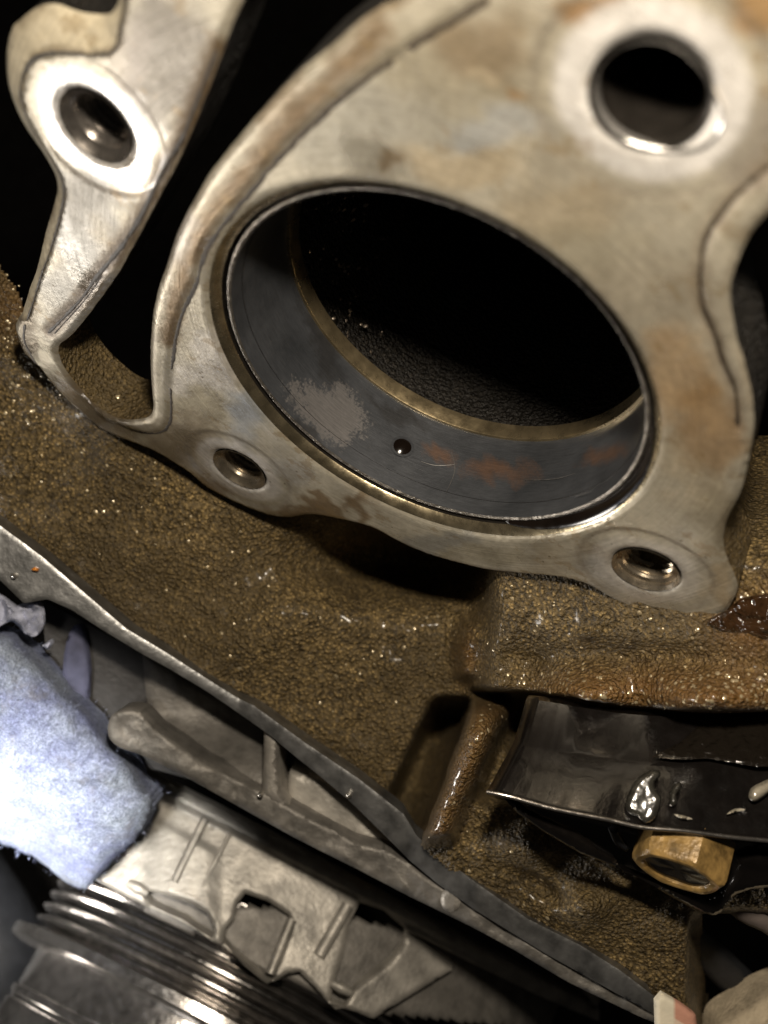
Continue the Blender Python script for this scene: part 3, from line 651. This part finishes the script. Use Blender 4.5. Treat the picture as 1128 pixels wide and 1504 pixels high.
for x, y in ((203,1306),(500,1452)):
    p = archpt(x, y, 9.2, 4.6); tube('clip', [p - ea*.25 + wa*.03, p + wa*.06, p + ea*.25 + wa*.03], [.08, .12, .08], M['alt'], alt, 12)
Pp, ep, wp = frame(350, 1400, 28.6)
prof = [(5.0, -.5), (5.45, -.45), (5.45, -.12), (5.38, -.05), (5.15, 0)]
for k in range(5):
    s0 = .05 + k*.33; prof += [(5.02, s0), (5.33, s0+.10), (5.37, s0+.15), (5.33, s0+.20), (5.02, s0+.29)]
prof += [(5.0, 1.7), (5.75, 1.86), (5.75, 2.1), (5.6, 2.16), (4.9, 2.2), (4.9, 3.1), (5.0, 3.14), (5.0, 3.3), (4.93, 3.33), (4.93, 3.42), (5.0, 3.46), (5.0, 3.7), (4.95, 4.4), (3.5, 4.5), (.01, 4.6)]
seg = 200; V = np.array([Pp + n_w*s + r*math.cos(t)*ep + r*math.sin(t)*wp for t in np.arange(seg)/seg*2*math.pi for r, s in prof])
ps = NT('pulley_steel'); nn = ps.noise(3, 5); vl = ps.sep(ps.attr('valley'))
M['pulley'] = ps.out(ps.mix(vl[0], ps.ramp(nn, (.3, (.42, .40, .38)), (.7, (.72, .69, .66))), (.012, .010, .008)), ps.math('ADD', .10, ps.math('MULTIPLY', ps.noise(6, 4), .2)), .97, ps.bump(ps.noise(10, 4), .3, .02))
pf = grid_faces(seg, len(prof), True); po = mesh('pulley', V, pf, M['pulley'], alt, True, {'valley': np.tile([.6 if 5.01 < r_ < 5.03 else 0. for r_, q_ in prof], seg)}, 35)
for x, y, r in ((254,1388,.16),(284,1402,.14),(228,1378,.09)):
    th_ = np.linspace(0, math.pi, 300); Q = Pp + n_w*-.2 + 5.47*np.cos(th_)[:, None]*ep + 5.47*np.sin(th_)[:, None]*wp; i = np.hypot(*(PX(Q)-[x, y]).T).argmin()
    tube('oil_bead', [Q[i] - wp*.05, Q[i] + wp*.03, Q[i] + wp*.08], [r, r*.9, r*.3], M['steel'], alt, 12)

# ------------------------------------------------------------------ blue paper towel and scraps
ts = NT('blue_shop_towel'); fib = ts.noise(1, 5, .7, ts.scalevec((16, 9, 22))); f2 = ts.noise(34, 4, .7); bl = ts.noise(.9, 3)
tc = ts.ramp(bl, (.35, (.42, .48, .60)), (.62, (.29, .33, .53)))
tc = ts.mix(.9, tc, ts.ramp(fib, (.32, .45), (.66, 1.35)), 'MULTIPLY'); tc = ts.mix(.7, tc, ts.ramp(f2, (.35, .45), (.6, 1.2)), 'MULTIPLY'); tc = ts.mix(ts.ramp(ts.noise(1.4, 5, .7), (.56, 0.), (.66, .6)), tc, (.22, .22, .24))
M['towel'] = ts.out(tc, .95, 0, ts.bump(f2, .8, .05, ts.bump(fib, .9, .08)), 0, .1, .1)
TW = [(-110,900),(-40,915),(0,928),(18,934),(40,956),(78,998),(124,1046),(156,1086),(188,1121),(209,1156),(226,1174),(224,1190),(209,1220),(188,1245),(167,1262),(142,1292),(124,1305),(99,1297),(53,1262),(21,1246),(0,1238),(-60,1205),(-120,1180)]
twP = smooth(TW, 5); twP += np.stack([fbm(twP[:, 0]*.3, twP[:, 1]*.3), fbm(twP[:, 0]*.3+9, twP[:, 1]*.3)], -1)*7
towel = thing('paper_towel', 'crumpled blue paper shop towel with a fuzzy torn end, lit white below', 'paper towel', C(60, 1150, 23))
dtow = plane3((0, 950, 21.4), (200, 1150, 21.8), (60, 1260, 22.3))
def dtw(x, y):
    x = np.asarray(x, float); y = np.asarray(y, float); u = (y-1075)*.79 - (x+60)*.61 + 40*fbm(x*.02, y*.02); return dtow(x, y) + .3*fbm(x*.025, y*.025) + .1*fbm(x*.1, y*.1) + .009*np.log1p(np.exp(np.clip(u/14, -30, 30)))*14
sheet = slab('sheet', twP, dtw, .8, M['towel'], towel, 1.2, 60, 5, 0, .25, .05)
# loose fibres along the towel
V = []; f = []; me = sheet.data; vs = np.array([v_.co[:] for v_ in me.vertices]); nr = np.array([v_.normal[:] for v_ in me.vertices])
for i in _rs.choice(len(vs), 3600):
    p = vs[i] + _rs.normal(0, .03, 3); d = nr[i]*.5 + _rs.normal(0, .6, 3); d /= np.linalg.norm(d); L = _rs.uniform(.06, .16); b = np.cross(d, nr[i]); b = b/(np.linalg.norm(b)+1e-9)*.008
    k = len(V); V += [p-b, p+b, p+d*L*.6+b*.6, p+d*L]; f += [(k, k+1, k+2), (k, k+2, k+3)]
fz = mesh('fibre_fuzz', V, f, M['towel'], towel); fz['kind'] = 'stuff'
M['towel2'] = simple('blue_grey_tissue', (.40, .42, .52), .9, 0, .3, 4, .05, 12, spec=.1)
tag(slab('tissue_scrap', [(-30,868),(4,876),(24,890),(44,880),(60,886),(64,915),(52,935),(36,930),(18,912),(-4,922),(-30,930)], lambda x, y: drail(x, y)+.6, .1, M['towel2'], None, .1, 8, 4, 2, .9, .07), 'small torn blue tissue scrap tucked under the upper end of the rail', 'tissue scrap')
tag(slab('tissue_shred', [(62,948),(76,938),(78,944),(70,955)], lambda x, y: drail(x, y)+1., .08, M['towel2'], None, .12, 6, 3), 'tiny pale tissue shred just above the big blue towel', 'tissue scrap')
tag(slab('blue_tab', [(98,940),(108,920),(118,918),(126,945),(131,985),(128,1030),(118,1050),(98,1020),(92,985)], lambda x, y: drail(x, y)+1.8, .2, simple('dull_blue_plastic', (.075, .08, .135), .8, 0, .3), None, .06, 8, 5, 2), 'blurred dull blue oval tab in the dark pocket behind the towel', 'plastic tab')

# ------------------------------------------------------------------ oily black bracket with hex bolt
brk = thing('guide_bracket', 'oily black plastic bracket with a bright lower lip, below the flange', 'bracket', C(930, 1180, 17.5))
rows = [([(776,1021),(802,1023),(852,1032),(912,1042),(966,1046),(1041,1049),(1128,1047),(1200,1044)], (18.1, 17.3)),
        ([(773,1026),(802,1030),(852,1039),(912,1048),(966,1052),(1041,1055),(1128,1053),(1200,1050)], (17.7, 17.0)),
        ([(755,1088),(814,1100),(860,1107),(905,1114),(960,1119),(1041,1117),(1110,1122),(1200,1124)], (17.2, 16.6)),
        ([(752,1094),(814,1107),(860,1114),(905,1121),(960,1126),(1041,1125),(1110,1131),(1200,1134)], (17.1, 16.5)),
        ([(718,1156),(749,1163),(814,1181),(890,1196),(943,1208),(1003,1213),(1079,1223),(1200,1234)], (16.75, 16.2)),
        ([(714,1161),(749,1168),(814,1186),(890,1201),(943,1213),(1003,1218),(1079,1228),(1200,1239)], (16.7, 16.15)),
        ([(715,1166),(749,1173),(814,1191),(890,1206),(943,1218),(1003,1223),(1079,1233),(1200,1244)], (16.8, 16.25)),
        ([(722,1169),(752,1175),(816,1194),(890,1209),(943,1221),(1003,1226),(1079,1236),(1200,1247)], (17.6, 17.2)),
        ([(730,1172),(757,1180),(820,1198),(890,1216),(943,1232),(1003,1240),(1079,1252),(1200,1260)], (18.6, 18.2))]
nc = 110; V = []
for P, (d0, d1) in rows:
    Q = np.array(P, float); t = np.linspace(Q[0, 0], Q[-1, 0], nc); y = np.interp(t, Q[:, 0], Q[:, 1])
    y = np.convolve(np.pad(y, 4, 'edge'), np.ones(9)/9, 'valid')
    V.append(C(t, y, np.linspace(d0, d1, nc) + .03*fbm(t*.03, y*.03) + .35*np.clip(1 - np.arange(nc)/4., 0, 1)**2))
V = np.array(V); f = [(i*nc+j, (i+1)*nc+j, (i+1)*nc+j+1, i*nc+j+1) for i in range(len(rows)-1) for j in range(nc-1)]
V = V.reshape(-1, 3)
mesh('channel', V, f, M['plastic'], brk, True, None, 50)
tube('lip', [C(x, y, d-.02) for x, y, d in zip((715,749,814,890,943,1003,1079,1200), (1163,1170,1188,1203,1215,1220,1230,1241), np.linspace(16.68, 16.13, 8))], .035, simple('lip_highlight_metal', (.30, .28, .26), .22, .9, .2, 4, .004, 20, 1., .05), brk, 10)  # pale metal colour puts the oily edge's highlight into the lip
dfl = plane3((760, 1190, 17.2), (1040, 1330, 17.6), (1128, 1250, 16.9))
slab('lower_flange', [(740,1172),(800,1205),(852,1228),(905,1262),(915,1280),(960,1296),(1000,1310),(1040,1318),(1062,1308),(1075,1290),(1085,1262),(1110,1252),(1200,1255),(1200,1296),(1128,1303),(1102,1306),(1079,1314),(1065,1328),(1060,1339),(1049,1345),(1026,1339),(984,1316),(928,1283),(852,1253),(795,1219),(760,1194)],
     dfl, .35, M['plastic'], brk, .1, 9, 5)
slab('recess_floor', [(745,1172),(900,1200),(1010,1215),(1200,1235),(1200,1270),(1060,1320),(990,1312),(915,1278),(850,1232)], lambda x, y: dfl(x, y)+1.1, .3, M['plastic'], brk, 0, 9, 12)
slab('clip_tab', [(897,1222),(908,1218),(917,1232),(925,1246),(920,1252),(905,1242)], lambda x, y: dfl(x, y)+.3, .25, M['rubber'], brk, .1, 6, 3)
slab('side_post', [(1112,1240),(1120,1238),(1124,1262),(1130,1282),(1122,1287),(1116,1262)], lambda x, y: dfl(x, y)+.15, .3, M['plastic'], brk, .12, 5, 3)
# hex bolt
bolt = thing('hex_bolt', 'tan hex bolt head brimming with oil in the black bracket recess', 'bolt', C(990, 1287, 16.9))
Pb, eb, wb = frame(994, 1282, 16.75)
def hexring(r, s, rnd=.0, n=60, rot=.22):
    out = []
    for k in range(n):
        t = 2*math.pi*k/n; a = ((t - rot) % (math.pi/3)) - math.pi/6
        rad = r*math.cos(math.pi/6)/math.cos(a); rad = rad*(1-rnd) + r*.93*rnd
        out.append(Pb + n_w*s + rad*math.cos(t)*eb + rad*math.sin(t)*wb)
    return out
V = []; spec = [(.78, -.75, 0), (.78, -.72, .1), (.785, -.1, .06), (.77, -.02, .25), (.72, .03, .6), (.64, .035, .9), (.58, .0, 1.), (.54, -.10, 1.), (.50, -.14, 1)]
for r, s_, rn in spec: V += hexring(r, s_, rn)
n = 60; V.append(Pb - n_w*.14); f = [(i*n+k, (i+1)*n+k, (i+1)*n+(k+1) % n, i*n+(k+1) % n) for i in range(len(spec)-1) for k in range(n)] + [((len(spec)-1)*n+k, len(V)-1, (len(spec)-1)*n+(k+1) % n) for k in range(n)]
mesh('head', V, f, M['brass'], bolt, True, None, 35)
V = []
for r, s_ in ((.585, -.02), (.5, -.045), (.3, -.03), (.12, -.05)):
    for k in range(48): t = 2*math.pi*k/48; V.append(Pb + n_w*(s_ + .012*math.sin(5*t)*r) + r*math.cos(t)*eb + r*math.sin(t)*wb)
V.append(Pb + n_w*-.04); f = [(i*48+k, (i+1)*48+k, (i+1)*48+(k+1) % 48, i*48+(k+1) % 48) for i in range(3) for k in range(48)] + [(3*48+k, len(V)-1, 3*48+(k+1) % 48) for k in range(48)]
mesh('oil_pool', V, f, M['oil'], bolt)

# oil on the bracket
M['film'] = simple('thick_oil_film', (.035, .033, .027), .24, 0, .5, 6, .004, 9, 1., .03, .8)
M['film_pale'] = simple('pale_oil_reflection', (.30, .27, .21), .15, 0, .25, 6, .01, 9, 1., .03, .8)  # pale colour stands in for white reflection on the oil
dbr = plane3((905, 1120, 16.82), (943, 1212, 16.42), (1128, 1130, 16.5))
def oil(outl, lab, m='film', bulge=.1, dd=.02, rim=9, **k):
    tag(slab('oil_smear', outl, lambda x, y: dbr(x, y) - dd, .02, M[m], None, bulge, rim, 3, 2, **k), lab, 'oil smear')
oil([(918,1184),(926,1160),(938,1142),(955,1132),(968,1132),(970,1140),(962,1148),(963,1160),(972,1172),(968,1190),(962,1204),(948,1210),(938,1200),(926,1196)], 'large translucent grey oil smear above the hex bolt', rough=.03, rscale=.12)
oil([(983,1182),(986,1160),(994,1150),(1001,1150),(1000,1160),(993,1168),(996,1178),(990,1184)], 'narrow curved oil drip right of the large grey smear')
oil([(1100,1172),(1104,1158),(1118,1150),(1134,1144),(1138,1156),(1120,1172),(1108,1178)], 'cream blob painted as an oil reflection at the right edge of the bracket', 'film_pale', .15)
oil([(990,1196),(1004,1198),(1018,1203),(1002,1203)], 'thin bright oil streak just above the bracket lip', 'film_pale', .05, .02, 4)
oil([(1068,1196),(1080,1188),(1096,1189),(1082,1192)], 'short oil streak under the cream blob', 'film_pale', .05, .02, 4)
rp = NT('rippled_oil'); wv = rp.n.new('ShaderNodeTexWave'); wv.inputs['Scale'].default_value = 1.1; wv.inputs['Distortion'].default_value = 7; wv.inputs['Detail'].default_value = 3; wv.inputs['Detail Scale'].default_value = 1.6
rp.lk(rp.scalevec((1, 1.5, 2.2)), wv.inputs['Vector'])
M['ripple'] = rp.out((.010, .008, .006), .12, 0., rp.bump(wv.outputs['Fac'], .8, .035), .5, .06, .7)
dtp = plane3((912, 1044, 17.68), (905, 1112, 16.9), (1128, 1050, 17.2))
tag(slab('rippled_oil_film', [(958,1112),(975,1102),(1000,1090),(1030,1062),(1060,1054),(1128,1057),(1190,1058),(1190,1126),(1110,1126),(1041,1114),(1000,1116)], lambda x, y: dtp(x, y)-.008, .01, M['ripple'], None, .03, 14, 4, 0, .03, .1), 'wrinkled oil film on the upper right face of the bracket', 'oil film')
M['wetoil'] = M['ripple'].copy(); M['wetoil'].name = 'wet_wrinkled_oil'
wt = [n_ for n_ in M['wetoil'].node_tree.nodes if n_.type == 'TEX_WAVE'][0]; wt.inputs['Scale'].default_value = .9; wt.inputs['Distortion'].default_value = 8
for n_ in M['wetoil'].node_tree.nodes:
    if n_.type == 'BUMP': n_.inputs['Distance'].default_value = .12
M['wetoil'].node_tree.nodes['Principled BSDF'].inputs['Base Color'].default_value = (.035, .017, .007, 1)
dwe = lambda x, y: dr(x, y) - .1
tag(slab('wet_oil_patch', [(1040,914),(1052,904),(1070,896),(1088,880),(1128,872),(1190,870),(1190,930),(1128,938),(1095,930),(1060,926)], dwe, .05, M['wetoil'], None, .06, 14, 3, 2, .03, .14), 'glistening wrinkled oil patch beside the lower right tip of the flange', 'oil patch')

# ------------------------------------------------------------------ odds and ends at the lower right
tag(slab('grey_plug', [(1061,1330),(1068,1318),(1084,1309),(1110,1303),(1160,1300),(1190,1340),(1160,1385),(1115,1366),(1085,1352)], 19.2, .6, simple('mauve_grey_rubber', (.17, .14, .125), .55, 0, .2), None, .25, 25, 6, 2), 'round mauve grey plug at the right edge under the black bracket', 'plug')
hs = tube('black_hose', [C(985, 1330, 21.6), C(1010, 1372, 21.6), C(1050, 1410, 21.9), C(1110, 1470, 22.5), C(1200, 1560, 23.5)], [.2, .32, .36, .4, .45], M['rubber'])
tag(hs, 'black rubber hose running down to the lower right corner', 'hose')
cs = NT('printed_card'); sx = cs.n.new('ShaderNodeSeparateXYZ'); cs.lk(cs.attr('uvp'), sx.inputs[0])
stripe = cs.ramp(cs.math('FRACT', cs.math('MULTIPLY', sx.outputs[0], 2.)), (.30, 0.), (.42, 1.)); right_ = cs.ramp(sx.outputs[0], (.42, 0.), (.5, .75))
cc = cs.mix(right_, (.72, .66, .52), (.50, .16, .10)); cc = cs.mix(cs.ramp(sx.outputs[1], (.5, 0.), (.56, .6)), cc, (.78, .7, .55))
M['card'] = cs.out(cc, .8, 0, cs.bump(cs.noise(6, 3), .3, .05), 0, .1, .2)
tag(slab('printed_card', [(962,1470),(972,1458),(1000,1474),(1022,1490),(1026,1520),(1000,1560),(964,1530)], 18.9, .1, M['card'], None, .1, 10, 4,
    attrs={'uvp': lambda v: np.stack([(v[:, 0]-962)/62, ((v[:, 1]-1458) - .6*(v[:, 0]-972))/50, v[:, 0]*0], -1)}), 'small cream and red printed card corner at the bottom of the photo', 'card')
tag(slab('beige_cloth', [(1050,1520),(1062,1496),(1085,1482),(1110,1466),(1140,1450),(1220,1440),(1220,1580),(1060,1580)], 21., .8, simple('beige_cloth', (.50, .42, .30), .9, 0, .25, 3, .06, 14, spec=.1), None, .6, 40, 6, 2, .3, .08), 'fuzzy beige cloth edge in the bottom right corner', 'cloth')
hl = tube('rubber_hose', [C(-160, 1200, 37), C(-60, 1320, 37), C(-10, 1420, 37), C(-20, 1560, 37)], 2., M['rubber'])
tag(hl, 'thick black rubber hose left of the ribbed pulley', 'hose')

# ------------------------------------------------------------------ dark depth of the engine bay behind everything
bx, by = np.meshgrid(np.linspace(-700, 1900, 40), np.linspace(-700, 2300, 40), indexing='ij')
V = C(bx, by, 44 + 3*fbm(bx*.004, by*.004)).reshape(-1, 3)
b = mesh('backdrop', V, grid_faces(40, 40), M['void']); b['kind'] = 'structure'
